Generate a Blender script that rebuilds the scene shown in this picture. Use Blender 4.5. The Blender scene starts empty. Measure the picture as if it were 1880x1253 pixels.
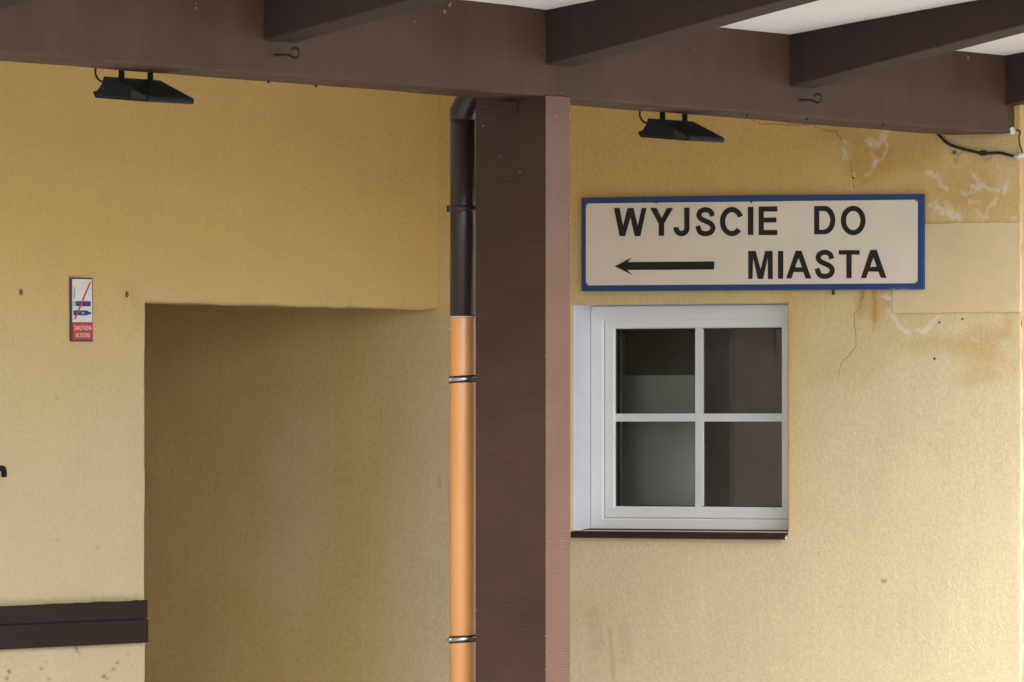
import bpy, bmesh, math, random
import numpy as np
from mathutils import Vector, Matrix
from mathutils.geometry import tessellate_polygon

random.seed(7)
rng = np.random.default_rng(11)
scene = bpy.context.scene
col = scene.collection

# ------------------------------------------------------------------ camera
# World axes: X runs out of the building towards the tracks, Y along the platform,
# the window wall is the plane y = 0, the passage wall is the plane x = 0.
W, H = 1880, 1253
F = 13000.0                       # focal length in photo pixels (about 250 mm on full frame)
YAW = math.atan(7550 / F)
PITCH = math.atan((780 - H / 2) / F)
EYE, DIST = 1.6, F / 440.0
V = Vector((-math.sin(YAW) * math.cos(PITCH), math.cos(YAW) * math.cos(PITCH), math.sin(PITCH)))
R = Vector((math.cos(YAW), math.sin(YAW), 0))
U = R.cross(V)
CAM = -Vector((V.x, V.y, 0)) / math.cos(PITCH) * DIST - R * ((805 - W / 2) / F * DIST)
CAM.z = EYE

cam_data = bpy.data.cameras.new('camera')
cam = bpy.data.objects.new('camera', cam_data)
col.objects.link(cam)
cam.matrix_world = Matrix(((R.x, U.x, -V.x, CAM.x), (R.y, U.y, -V.y, CAM.y), (R.z, U.z, -V.z, CAM.z), (0, 0, 0, 1)))
cam_data.sensor_width = 36
cam_data.lens = 36 * F / W
cam_data.clip_start = 0.5
cam_data.clip_end = 2000
scene.camera = cam

# ------------------------------------------------------------------ light
SUN_EL, SUN_AZ = math.radians(44), math.radians(-48)      # azimuth from +X towards +Y
world = bpy.data.worlds.new('World')
scene.world = world
world.use_nodes = True
wn = world.node_tree
for n in list(wn.nodes): wn.nodes.remove(n)
sky = wn.nodes.new('ShaderNodeTexSky')
sky.sky_type = 'NISHITA'; sky.sun_disc = False
sky.sun_elevation = SUN_EL
sky.sun_rotation = math.pi / 2 - SUN_AZ
sky.air_density = 1.0; sky.dust_density = 2.0; sky.ozone_density = 1.0
hs = wn.nodes.new('ShaderNodeHueSaturation'); hs.inputs['Saturation'].default_value = 0.25   # cloud cover
bg = wn.nodes.new('ShaderNodeBackground'); bg.inputs['Strength'].default_value = 0.12
wo = wn.nodes.new('ShaderNodeOutputWorld')
wn.links.new(sky.outputs[0], hs.inputs['Color']); wn.links.new(hs.outputs[0], bg.inputs['Color'])
wn.links.new(bg.outputs[0], wo.inputs['Surface'])
sd = bpy.data.lights.new('sun', 'SUN'); sd.energy = 0.9; sd.angle = math.radians(50); sd.color = (1, 0.96, 0.9)
sun = bpy.data.objects.new('sun', sd); col.objects.link(sun)
to_sun = Vector((math.cos(SUN_EL) * math.cos(SUN_AZ), math.cos(SUN_EL) * math.sin(SUN_AZ), math.sin(SUN_EL)))
sun.rotation_euler = to_sun.to_track_quat('Z', 'Y').to_euler()
sun.location = (12, -8, 12)
scene.view_settings.view_transform = 'Standard'
scene.view_settings.look = 'None'
scene.view_settings.gamma = 1
scene.view_settings.exposure = 1.75
scene.view_settings.use_curve_mapping = False
scene.cycles.use_denoising = True
scene.cycles.max_bounces = 10
scene.cycles.diffuse_bounces = 6

# ------------------------------------------------------------------ measuring helpers
def on(px, py, ax, val):
    """point of the plane axis ax = val that stands at a measured place"""
    d = V + R * ((px - W / 2) / F) + U * ((H / 2 - py) / F)
    t = (val - CAM[ax]) / d[ax]
    return CAM + d * t
def wallp(px, py, y=0.0): return on(px, py, 1, y)       # window wall
def sidep(px, py, x=0.0): return on(px, py, 0, x)       # passage wall / beam planes

XB, XBB = 2.669, 2.381        # beam front and back
ZB, ZC = 2.759, 3.066         # beam bottom, ceiling at beam
YC0, YC1 = -3.748, -3.573     # column
XCOR = 2.702                  # building corner
OY, OZ = -2.232, 2.079        # passage opening edge, lintel
WX0, WX1, WZ0, WZ1 = 0.642, 1.645, 1.165, 2.093   # window opening

# ------------------------------------------------------------------ numpy noise
def vnoise(x, y, seed):
    x = np.asarray(x, float); y = np.asarray(y, float)
    xi = np.floor(x).astype(np.int64); yi = np.floor(y).astype(np.int64)
    fx = x - xi; fy = y - yi
    fx = fx * fx * (3 - 2 * fx); fy = fy * fy * (3 - 2 * fy)
    def h(a, b):
        n = (a * 374761393 + b * 668265263 + seed * 974711) & 0xFFFFFFFF
        n = ((n ^ (n >> 13)) * 1274126177) & 0xFFFFFFFF
        n = (n ^ (n >> 16)) & 0xFFFFFFFF
        return (n & 0xFFFF) / 65535.0
    a = h(xi, yi); b = h(xi + 1, yi); c = h(xi, yi + 1); d = h(xi + 1, yi + 1)
    return (a * (1 - fx) + b * fx) * (1 - fy) + (c * (1 - fx) + d * fx) * fy
def fbm(x, y, s, seed, octs=4):
    t = 0; amp = 0.5; tot = 0
    for o in range(octs):
        t = t + amp * vnoise(x * s, y * s, seed + o * 17); tot += amp; amp *= 0.5; s *= 2.03
    return t / tot
def sstep(a, b, x):
    t = np.clip((x - a) / (b - a), 0, 1); return t * t * (3 - 2 * t)
def stroke_mask(X, Z, pts, w):
    m = np.full(X.shape, 1e9)
    for (ax, az), (bx, bz) in zip(pts[:-1], pts[1:]):
        dx, dz = bx - ax, bz - az; L = dx * dx + dz * dz + 1e-12
        t = np.clip(((X - ax) * dx + (Z - az) * dz) / L, 0, 1)
        m = np.minimum(m, np.hypot(X - ax - t * dx, Z - az - t * dz))
    return 1 - sstep(w * 0.25, w, m)

# ------------------------------------------------------------------ materials
def mat(name, base=(0.5, 0.5, 0.5), rough=0.6, metallic=0.0, spec=0.5, var=0.12, vscale=6.0, bump=0.0, bscale=80.0,
        bdist=0.002, attr=None, stretch=None, dark=None):
    m = bpy.data.materials.new(name); m.use_nodes = True
    nt = m.node_tree; b = nt.nodes['Principled BSDF']
    b.inputs['Roughness'].default_value = rough; b.inputs['Metallic'].default_value = metallic
    b.inputs['Specular IOR Level'].default_value = spec
    tc = nt.nodes.new('ShaderNodeNewGeometry')
    mp = nt.nodes.new('ShaderNodeMapping'); mp.vector_type = 'POINT'
    if stretch: mp.inputs['Scale'].default_value = stretch
    nt.links.new(tc.outputs['Position'], mp.inputs['Vector'])
    n1 = nt.nodes.new('ShaderNodeTexNoise'); n1.inputs['Scale'].default_value = vscale; n1.inputs['Detail'].default_value = 6
    n1.inputs['Roughness'].default_value = 0.62
    nt.links.new(mp.outputs[0], n1.inputs['Vector'])
    rr = nt.nodes.new('ShaderNodeMapRange'); rr.inputs[1].default_value = 0.3; rr.inputs[2].default_value = 0.7
    rr.inputs[3].default_value = 1 - var; rr.inputs[4].default_value = 1 + var
    nt.links.new(n1.outputs[0], rr.inputs[0])
    mx = nt.nodes.new('ShaderNodeMix'); mx.data_type = 'RGBA'; mx.blend_type = 'MULTIPLY'; mx.inputs[0].default_value = 1
    if attr:
        at = nt.nodes.new('ShaderNodeAttribute'); at.attribute_name = attr
        nt.links.new(at.outputs['Color'], mx.inputs[6])
    elif dark is not None:
        n3 = nt.nodes.new('ShaderNodeTexNoise'); n3.inputs['Scale'].default_value = vscale * 0.4; n3.inputs['Detail'].default_value = 4
        nt.links.new(mp.outputs[0], n3.inputs['Vector'])
        r3 = nt.nodes.new('ShaderNodeMapRange'); r3.inputs[1].default_value = 0.4; r3.inputs[2].default_value = 0.62
        nt.links.new(n3.outputs[0], r3.inputs[0])
        m3 = nt.nodes.new('ShaderNodeMix'); m3.data_type = 'RGBA'
        m3.inputs[6].default_value = (*base, 1); m3.inputs[7].default_value = (*dark, 1)
        nt.links.new(r3.outputs[0], m3.inputs[0]); nt.links.new(m3.outputs[2], mx.inputs[6])
    else:
        mx.inputs[6].default_value = (*base, 1)
    nt.links.new(rr.outputs[0], mx.inputs[7])
    nt.links.new(mx.outputs[2], b.inputs['Base Color'])
    if bump > 0:
        n2 = nt.nodes.new('ShaderNodeTexNoise'); n2.inputs['Scale'].default_value = bscale; n2.inputs['Detail'].default_value = 5
        n2.inputs['Roughness'].default_value = 0.6
        nt.links.new(mp.outputs[0], n2.inputs['Vector'])
        bp = nt.nodes.new('ShaderNodeBump'); bp.inputs['Strength'].default_value = bump; bp.inputs['Distance'].default_value = bdist
        nt.links.new(n2.outputs[0], bp.inputs['Height']); nt.links.new(bp.outputs[0], b.inputs['Normal'])
    m['bsdf'] = b.name
    return m

def ridged(name, base, rough, spec, dark=None, var=0.15, strength=0.5):
    """brown paint over fine horizontal ridges"""
    m = mat(name, base, rough, 0, spec, var, 5.0, dark=dark)
    nt = m.node_tree; b = nt.nodes['Principled BSDF']
    geo = nt.nodes.new('ShaderNodeNewGeometry')
    wv = nt.nodes.new('ShaderNodeTexWave'); wv.wave_type = 'BANDS'; wv.bands_direction = 'Z'
    wv.inputs['Scale'].default_value = 34; wv.inputs['Distortion'].default_value = 1.6
    wv.inputs['Detail'].default_value = 2; wv.inputs['Detail Scale'].default_value = 1.2
    nt.links.new(geo.outputs['Position'], wv.inputs['Vector'])
    nz = nt.nodes.new('ShaderNodeTexNoise'); nz.inputs['Scale'].default_value = 4.5; nz.inputs['Detail'].default_value = 5
    nt.links.new(geo.outputs['Position'], nz.inputs['Vector'])
    mr = nt.nodes.new('ShaderNodeMapRange'); mr.inputs[1].default_value = 0.35; mr.inputs[2].default_value = 0.7
    nt.links.new(nz.outputs[0], mr.inputs[0])
    mm = nt.nodes.new('ShaderNodeMath'); mm.operation = 'MULTIPLY'
    nt.links.new(wv.outputs['Fac'], mm.inputs[0]); nt.links.new(mr.outputs[0], mm.inputs[1])
    bp = nt.nodes.new('ShaderNodeBump'); bp.inputs['Strength'].default_value = strength; bp.inputs['Distance'].default_value = 0.0025
    nt.links.new(mm.outputs[0], bp.inputs['Height']); nt.links.new(bp.outputs[0], b.inputs['Normal'])
    return m

M = {}
M['render_rough'] = mat('yellow_render_rough', rough=0.93, spec=0.2, var=0.09, vscale=70, bump=0.5, bscale=130, bdist=0.009, attr='paint', stretch=(1, 1, 0.6))
M['render_smooth'] = mat('yellow_render_smooth', rough=0.93, spec=0.2, var=0.07, vscale=55, bump=0.4, bscale=120, bdist=0.007, attr='paint')
M['patch'] = mat('pale_patch_render', (0.64, 0.505, 0.315), 0.93, 0, 0.2, 0.07, 9, bump=0.25, bscale=60, bdist=0.003)
M['front_render'] = mat('salmon_render', (0.56, 0.34, 0.2), 0.93, 0, 0.2, 0.1, 10, bump=0.3, bscale=90, bdist=0.004)
M['lining'] = mat('passage_render', (0.55, 0.42, 0.23), 0.93, 0, 0.2, 0.1, 5, bump=0.3, bscale=90, bdist=0.004)
M['brown'] = mat('brown_beam_paint', (0.082, 0.044, 0.028), 0.6, 0, 0.22, 0.16, 5, bump=0.25, bscale=35, bdist=0.002, dark=(0.064, 0.034, 0.018), stretch=(1, 1, 0.55))
M['rafter'] = mat('brown_rafter_paint', (0.038, 0.023, 0.020), 0.65, 0, 0.2, 0.14, 9, bump=0.25, bscale=60, bdist=0.002, stretch=(3, 1, 0.4))
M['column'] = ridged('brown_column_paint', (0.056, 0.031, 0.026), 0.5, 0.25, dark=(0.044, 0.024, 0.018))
M['column_front'] = ridged('lighter_column_paint', (0.155, 0.078, 0.052), 0.5, 0.28, var=0.08)  # lighter brown for the column's track side only, other sides stay darker
M['ceiling'] = mat('white_ceiling', (0.78, 0.76, 0.73), 0.8, 0, 0.3, 0.04, 2.5, bump=0.15, bscale=12, bdist=0.004)
M['pvc'] = mat('white_pvc', (0.76, 0.775, 0.80), 0.35, 0, 0.5, 0.025, 8)
M['bar'] = mat('white_glazing_bar', (0.64, 0.68, 0.72), 0.4, 0, 0.5, 0.03, 8)
M['reveal'] = mat('white_reveal_paint', (0.72, 0.745, 0.81), 0.7, 0, 0.3, 0.04, 9, bump=0.2, bscale=40, bdist=0.003)
M['seam'] = mat('grey_seam', (0.12, 0.11, 0.10), 0.8)
M['gasket'] = mat('black_gasket', (0.012, 0.015, 0.02), 0.6)
M['sill'] = mat('brown_sill_metal', (0.035, 0.022, 0.018), 0.75, 0.0, 0.12, 0.2, 12)
M['board'] = mat('dark_brown_board', (0.030, 0.018, 0.016), 0.65, 0, 0.15, 0.14, 7, bump=0.25, bscale=40, bdist=0.002, stretch=(1, 0.15, 1))
M['orange'] = mat('orange_pvc', (0.72, 0.325, 0.11), 0.36, 0, 0.95, 0.06, 7, stretch=(1, 1, 0.3))
M['orange'].node_tree.nodes['Principled BSDF'].inputs['Coat Weight'].default_value = 0.15
M['orange'].node_tree.nodes['Principled BSDF'].inputs['Coat Roughness'].default_value = 0.42
M['brownpipe'] = mat('brown_gutter_pvc', (0.035, 0.022, 0.02), 0.35, 0, 0.5, 0.1, 6)
M['steel'] = mat('galvanised_steel', (0.62, 0.62, 0.6), 0.35, 1.0, 0.5, 0.12, 40)
M['rubber'] = mat('black_rubber', (0.015, 0.015, 0.017), 0.7)
M['iron'] = mat('dark_iron', (0.03, 0.024, 0.024), 0.6, 0.0, 0.4, 0.2, 60)
M['flood'] = mat('black_floodlight_paint', (0.006, 0.009, 0.011), 0.6, 0, 0.25, 0.2, 20)
M['floodglass'] = mat('floodlight_side_window', (0.02, 0.026, 0.027), 0.4, 0, 0.4, 0.1, 20)
M['sign_white'] = mat('sign_white_enamel', (0.69, 0.635, 0.565), 0.4, 0, 0.45, 0.035, 3.5)
M['sign_blue'] = mat('sign_blue_enamel', (0.012, 0.055, 0.19), 0.4, 0, 0.45, 0.12, 8)
M['sign_black'] = mat('sign_black_paint', (0.012, 0.010, 0.014), 0.5, 0, 0.4, 0.1, 15)
M['chip'] = mat('bare_paint_chip', (0.36, 0.31, 0.27), 0.8)
M['crack'] = mat('crack_dirt', (0.16, 0.09, 0.04), 0.95)
M['hole'] = mat('hole_dirt', (0.05, 0.03, 0.02), 0.95)
M['plug'] = mat('brown_plug', (0.16, 0.09, 0.04), 0.8)
M['ns_white'] = mat('small_sign_white', (0.70, 0.69, 0.70), 0.4)
M['ns_navy'] = mat('small_sign_navy', (0.02, 0.04, 0.16), 0.4)
M['ns_red'] = mat('small_sign_red', (0.52, 0.03, 0.02), 0.4)
M['ns_slash'] = mat('small_sign_slash', (0.5, 0.06, 0.10), 0.4)
M['ns_grey'] = mat('small_sign_grey', (0.35, 0.42, 0.47), 0.4)
M['ns_edge'] = mat('small_sign_edge', (0.06, 0.045, 0.09), 0.5)
M['cable'] = mat('black_cable', (0.013, 0.013, 0.017), 0.5)
M['conduit'] = mat('white_conduit', (0.68, 0.66, 0.66), 0.5)
M['filler'] = mat('white_filler_foam', (0.7, 0.7, 0.66), 0.9, bump=0.5, bscale=90, bdist=0.004)
M['ground'] = mat('gravel_ground', (0.36, 0.345, 0.33), 0.95, 0, 0.2, 0.3, 3, bump=0.6, bscale=25, bdist=0.03)
M['paving'] = mat('concrete_paving', (0.50, 0.485, 0.46), 0.9, 0, 0.2, 0.15, 2, bump=0.3, bscale=60, bdist=0.004)
M['room'] = mat('dim_room_paint', (0.42, 0.40, 0.40), 0.9)
M['panel_green'] = mat('grey_green_panel', (0.42, 0.51, 0.47), 0.8, 0, 0.3, 0.08, 3)
M['darkwood'] = mat('dark_cupboard', (0.05, 0.042, 0.04), 0.7)
# glass: clear with a mirror share
g = bpy.data.materials.new('window_glass'); g.use_nodes = True; nt = g.node_tree
for n in list(nt.nodes): nt.nodes.remove(n)
o_ = nt.nodes.new('ShaderNodeOutputMaterial'); ms = nt.nodes.new('ShaderNodeMixShader')
tr = nt.nodes.new('ShaderNodeBsdfTransparent'); tr.inputs[0].default_value = (0.89, 0.89, 0.89, 1)
gl = nt.nodes.new('ShaderNodeBsdfGlossy'); gl.inputs['Roughness'].default_value = 0.008; gl.inputs['Color'].default_value = (0.95, 0.92, 0.97, 1)
fr = nt.nodes.new('ShaderNodeFresnel'); fr.inputs['IOR'].default_value = 1.68
nt.links.new(fr.outputs[0], ms.inputs[0]); nt.links.new(tr.outputs[0], ms.inputs[1]); nt.links.new(gl.outputs[0], ms.inputs[2])
nt.links.new(ms.outputs[0], o_.inputs['Surface'])
M['glass'] = g

# ------------------------------------------------------------------ mesh helpers
def link(name, me, parent=None):
    o = bpy.data.objects.new(name, me); col.objects.link(o)
    if parent: o.parent = parent
    return o
def empty(name, loc, label, cat, group=None):
    o = bpy.data.objects.new(name, None); col.objects.link(o)
    o.location = loc; o.empty_display_size = 0.2
    o['label'] = label; o['category'] = cat
    if group: o['group'] = group
    return o
def tag(o, label, cat, group=None):
    o['label'] = label; o['category'] = cat
    if group: o['group'] = group
    return o
bpy.context.view_layer.update()
def from_bm(name, bm, material, parent=None, smooth=False):
    """bm is in world coordinates; the object keeps its origin at the parent's origin"""
    bmesh.ops.recalc_face_normals(bm, faces=bm.faces)
    me = bpy.data.meshes.new(name); bm.to_mesh(me); bm.free()
    if parent:
        p = parent
        off = Vector()
        while p: off += p.location; p = p.parent
        me.transform(Matrix.Translation(-off))
    mats = material if isinstance(material, (list, tuple)) else [material]
    for k in mats: me.materials.append(M[k])
    if smooth:
        for f in me.polygons: f.use_smooth = True
    return link(name, me, parent)
def box(bm, x0, x1, y0, y1, z0, z1, bev=0.0, mi=0):
    vs = [bm.verts.new((x, y, z)) for x in (x0, x1) for y in (y0, y1) for z in (z0, z1)]
    fs = []
    for idx in ((0, 1, 3, 2), (4, 6, 7, 5), (0, 4, 5, 1), (2, 3, 7, 6), (0, 2, 6, 4), (1, 5, 7, 3)):
        f = bm.faces.new([vs[i] for i in idx]); f.material_index = mi; fs.append(f)
    if bev > 0:
        es = list({e for f in fs for e in f.edges})
        bmesh.ops.bevel(bm, geom=es, offset=bev, segments=2, affect='EDGES', profile=0.6)
    return fs
def boxobj(name, dims, material, parent=None, bev=0.0):
    bm = bmesh.new(); box(bm, *dims, bev=bev)
    return from_bm(name, bm, material, parent)
def tube(bm, pts, r, seg=12, cap=True):
    pts = [Vector(p) for p in pts]
    rs = r if isinstance(r, (list, tuple)) else [r] * len(pts)
    rings = []; up = Vector((0.31, 0.17, 0.93)).normalized()
    t0 = (pts[1] - pts[0]).normalized()
    a = t0.cross(up)
    if a.length < 0.3: a = t0.cross(Vector((1, 0, 0)))
    a.normalize()
    for i, p in enumerate(pts):
        t = (pts[min(i + 1, len(pts) - 1)] - pts[max(i - 1, 0)]).normalized()
        a = (a - t * a.dot(t)).normalized(); b = t.cross(a)
        rings.append([bm.verts.new(p + (a * math.cos(2 * math.pi * k / seg) + b * math.sin(2 * math.pi * k / seg)) * rs[i]) for k in range(seg)])
    for A, B in zip(rings[:-1], rings[1:]):
        for k in range(seg): bm.faces.new((A[k], A[(k + 1) % seg], B[(k + 1) % seg], B[k]))
    if cap: bm.faces.new(rings[0][::-1]); bm.faces.new(rings[-1])
def lathe(bm, cx, cy, prof, seg=40):
    """prof: list of (radius, z)"""
    rings = [[bm.verts.new((cx + r * math.cos(2 * math.pi * k / seg), cy + r * math.sin(2 * math.pi * k / seg), z)) for k in range(seg)] for r, z in prof]
    for A, B in zip(rings[:-1], rings[1:]):
        for k in range(seg): bm.faces.new((A[k], A[(k + 1) % seg], B[(k + 1) % seg], B[k]))
    bm.faces.new(rings[0][::-1]); bm.faces.new(rings[-1])
def catmull(pts, n=8):
    pts = [Vector(p) for p in pts]; P = [pts[0] * 2 - pts[1]] + pts + [pts[-1] * 2 - pts[-2]]; out = []
    for i in range(1, len(P) - 2):
        for k in range(n):
            t = k / n; a, b, c, d = P[i - 1], P[i], P[i + 1], P[i + 2]
            out.append(0.5 * ((2 * b) + (c - a) * t + (2 * a - 5 * b + 4 * c - d) * t * t + (3 * b - a - 3 * c + d) * t ** 3))
    out.append(pts[-1]); return out
def sheet(loops, to3d, thick):
    """filled flat outline (first loop) with holes; loops are 2D; thick = 3D vector to the back"""
    bm = bmesh.new()
    L2 = [[Vector((p[0], p[1], 0)) for p in l] for l in loops]
    flat = [p for l in L2 for p in l]
    tris = tessellate_polygon(L2)
    fv = [bm.verts.new(to3d(p.x, p.y)) for p in flat]
    for t in tris:
        try: bm.faces.new([fv[i] for i in t])
        except ValueError: pass
    if thick is not None:
        bv = [bm.verts.new(v.co + thick) for v in fv]; s = 0
        for l in L2:
            for i in range(len(l)):
                a, b = s + i, s + (i + 1) % len(l)
                try: bm.faces.new((fv[a], fv[b], bv[b], bv[a]))
                except ValueError: pass
            s += len(l)
    return bm

def axis(breaks, fine):
    """sorted coordinates; breaks = [(value, step to the next), ...], fine = values with extra lines close by"""
    out = []
    for (a, st), (b, _) in zip(breaks[:-1], breaks[1:]):
        n = max(1, int(round((b - a) / st))); out += list(np.linspace(a, b, n + 1)[:-1])
    out.append(breaks[-1][0]); out = np.array(out)
    for v in fine:
        for d in (0.0025, 0.006, 0.011):
            for s in (-1, 1):
                if out[0] < v + s * d < out[-1]: out = np.append(out, v + s * d)
    return np.unique(np.round(out, 5))
def grid_wall(name, A, Z, hole, pos, paint, material, parent):
    """wall face over coordinates A (along) and Z (up); hole(a, z) leaves a face out; pos(A, Z) -> Nx3; paint(A, Z) -> Nx3"""
    AA, ZZ = np.meshgrid(A, Z, indexing='ij'); na, nz = AA.shape
    ca, cz = (A[:-1] + A[1:]) / 2, (Z[:-1] + Z[1:]) / 2
    CA, CZ = np.meshgrid(ca, cz, indexing='ij'); keep = ~hole(CA, CZ)
    I, J = np.nonzero(keep)
    q = np.stack([I * nz + J, (I + 1) * nz + J, (I + 1) * nz + J + 1, I * nz + J + 1], 1)
    co = pos(AA.ravel(), ZZ.ravel())
    used = np.unique(q); remap = np.full(na * nz, -1); remap[used] = np.arange(len(used)); q = remap[q]
    me = bpy.data.meshes.new(name)
    me.vertices.add(len(used)); me.vertices.foreach_set('co', co[used].astype(np.float32).ravel())
    me.loops.add(q.size); me.loops.foreach_set('vertex_index', q.astype(np.int32).ravel())
    me.polygons.add(len(q)); me.polygons.foreach_set('loop_start', np.arange(0, q.size, 4, dtype=np.int32))
    me.polygons.foreach_set('use_smooth', np.ones(len(q), bool))
    me.update(calc_edges=True); me.validate()
    at = me.color_attributes.new('paint', 'FLOAT_COLOR', 'POINT')
    c = np.ones((len(used), 4), np.float32); c[:, :3] = paint(AA.ravel(), ZZ.ravel())[used]
    at.data.foreach_set('color', c.ravel())
    me.materials.append(M[material])
    return link(name, me, parent)

# ================================================================== SETTING
def slab(name, dims, material):
    o = boxobj(name, dims, material); o['kind'] = 'structure'; return o
g_ = bmesh.new(); vs = [g_.verts.new(p) for p in ((-400, -400, -0.75), (400, -400, -0.75), (400, 400, -0.75), (-400, 400, -0.75))]
g_.faces.new(vs); gr = from_bm('ground', g_, 'ground'); gr['kind'] = 'structure'
slab('platform_pavement', (-9, 7.5, -40, 30, -0.8, 0.0), 'paving')

# ================================================================== STATION BUILDING
B = empty('station_building', (0, 0, 0), 'yellow rendered station building with a passage opening, a white window and brown boards', 'building')

# ---- paint of the window wall (also the side of the passage)
def wp(px, py): p = wallp(px, py); return (p.x, p.z)
PALE = np.array((0.63, 0.535, 0.35)); OCHRE = np.array((0.60, 0.41, 0.15)); DAMP = np.array((0.47, 0.285, 0.075))
WHITE = np.array((0.70, 0.63, 0.53)); DIRT = np.array((0.20, 0.15, 0.09)); RUST = np.array((0.42, 0.22, 0.05))
def lerp(c, target, m): return c + (target - c) * np.clip(m, 0, 1)[:, None]
def paint_window(X, Z):
    wx = X + (fbm(X, Z, 9, 3) - 0.5) * 0.07; wz = Z + (fbm(X, Z, 9, 91) - 0.5) * 0.07
    big = fbm(X, Z, 1.6, 5); mid = fbm(X, Z, 5, 8)
    c = np.tile(PALE, (len(X), 1))
    # rain-washed below, still strongly coloured under the roof
    line = 1.80 + (fbm(X, Z * 0 + 3.3, 4, 21) - 0.5) * 0.22 + 0.03 * np.sin(X * 9)
    right = sstep(1.6, 1.72, X)
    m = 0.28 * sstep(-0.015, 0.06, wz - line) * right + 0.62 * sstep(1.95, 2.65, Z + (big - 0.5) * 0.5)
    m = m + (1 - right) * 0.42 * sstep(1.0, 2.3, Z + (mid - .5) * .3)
    m = m + 0.55 * np.exp(-np.clip(X - 1.645, 0, 9) / 0.07) * sstep(1.60, 1.66, X) * sstep(1.12, 1.3, Z)
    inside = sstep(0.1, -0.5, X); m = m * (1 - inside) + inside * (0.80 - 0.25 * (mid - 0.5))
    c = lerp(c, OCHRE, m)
    for px, py, rx, ry, a in ((1590, 300, 55, 50, .7), (1560, 250, 60, 20, .5), (1640, 290, 45, 40, .55), (1600, 560, 40, 40, .5), (1650, 545, 30, 22, .4),
                              (1800, 640, 60, 38, .45), (1840, 600, 26, 34, .42), (1790, 690, 45, 20, .35), (1720, 640, 70, 22, .25), (1700, 290, 40, 30, .35),
                              (1810, 360, 60, 40, .25), (1740, 360, 50, 40, .3), (1080, 1120, 60, 40, .12)):
        x, z = wp(px, py); d = np.hypot((wx - x) / (rx / 380), (wz - z) / (ry / 440))
        c = lerp(c, DAMP, .85 * a * (1 - sstep(0.35, 1.15, d)))
    for px, py, rx, ry, a in ((1740, 600, 30, 12, .5), (1830, 590, 20, 16, .6), (1850, 640, 24, 20, .55), (1500, 720, 40, 20, .3), (1790, 270, 70, 40, .25), (1850, 300, 35, 60, .35), (1800, 255, 60, 12, .3)):
        x, z = wp(px, py); d = np.hypot((wx - x) / (rx / 380), (wz - z) / (ry / 440))
        c = lerp(c, PALE, a * (1 - sstep(0.4, 1.2, d)))
    # soft pale bloom inside the passage
    x, z = wp(540, 930); d = np.hypot((wx - x) / 0.22, (wz - z) / 0.62); c = lerp(c, PALE * 0.97, 0.42 * (1 - sstep(0.3, 1.15, d)) * inside)
    for px, py, rx, ry, a in ((700, 830, 120, 80, .10), (430, 760, 80, 80, .08)):
        x, z = wp(px, py); d = np.hypot((wx - x) / (rx / 380), (wz - z) / (ry / 440)); c = lerp(c, DAMP, a * (1 - sstep(0.3, 1.2, d)))
    # salt bloom
    thr = fbm(X, Z, 28, 44); thr2 = fbm(X, Z, 70, 45)
    S = [([(1632, 236), (1618, 255), (1612, 266), (1600, 262), (1597, 258)], 11, .75), ([(1600, 262), (1607, 290), (1613, 302)], 4, .4), ([(1627, 262), (1622, 292), (1612, 297), (1603, 305)], 5, .6),
         ([(1550, 262), (1553, 280), (1556, 290)], 9, .55), ([(1565, 318), (1567, 335), (1570, 350)], 4, .6), ([(1588, 318), (1598, 322), (1612, 300)], 4, .35),
         ([(1704, 316), (1722, 328), (1735, 348)], 9, .6), ([(1790, 324), (1803, 340), (1815, 348), (1832, 350)], 5, .75), ([(1784, 352), (1790, 342), (1800, 345), (1792, 356)], 6, .7),
         ([(1770, 354), (1775, 358)], 7, .55), ([(1848, 340), (1843, 351)], 8, .8), ([(1713, 374), (1722, 384), (1740, 392), (1766, 404)], 11, .7), ([(1738, 372), (1745, 390), (1760, 398)], 12, .35),
         ([(1782, 370), (1802, 372)], 6, .5), ([(1832, 366), (1815, 386), (1812, 402)], 6, .55), ([(1790, 388), (1806, 404)], 7, .5), ([(1856, 400), (1860, 404)], 6, .5),
         ([(1626, 545), (1636, 548), (1632, 566), (1643, 586), (1658, 607), (1672, 612)], 7, .9), ([(1632, 550), (1640, 553), (1641, 572)], 4, .8), ([(1686, 610), (1702, 606), (1716, 588), (1722, 580)], 8, .95),
         ([(1706, 588), (1698, 600)], 5, .7), ([(1730, 580), (1742, 577)], 4, .8), ([(1655, 575), (1640, 572)], 3, .5), ([(1785, 622), (1795, 628)], 5, .4), ([(1700, 600), (1775, 600)], 9, .2)]
    for pts, w, a in S:
        mk = stroke_mask(X + (thr - .5) * .05, Z + (thr2 - .5) * .035, [wp(*p) for p in pts], w * .8 / 380)
        c = lerp(c, WHITE, 0.88 * a * mk * sstep(0.25, 0.6, thr2 * 0.5 + thr * 0.5 + mk * 0.15))
    for pts, w, a, t in (([(1584, 534), (1583, 550)], 3.5, .8, RUST), ([(1604, 532), (1606, 560), (1605, 590)], 5, .65, RUST), ([(1606, 540), (1608, 600)], 12, .35, DAMP), ([(1583, 534), (1578, 580)], 10, .3, DAMP),
                         ([(1119, 1158), (1123, 1190), (1126, 1245)], 6, .42, DAMP), ([(1090, 1130), (1095, 1180)], 22, .16, DIRT), ([(1146, 1150), (1150, 1210)], 18, .12, DIRT),
                         ([(1621, 1067), (1626, 1067)], 4.5, .8, RUST), ([(806, 876), (808, 892)], 4, .35, DIRT), ([(1752, 292), (1757, 300)], 2.5, .5, DIRT),
                         ([(1745, 278), (1758, 286), (1770, 276)], 2.5, .35, DIRT), ([(1803, 288), (1808, 294), (1818, 292), (1822, 284)], 2.5, .45, DIRT)):
        mk = stroke_mask(X + (thr2 - .5) * .012, Z, [wp(*p) for p in pts], w / 400); c = lerp(c, t, a * mk)
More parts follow.
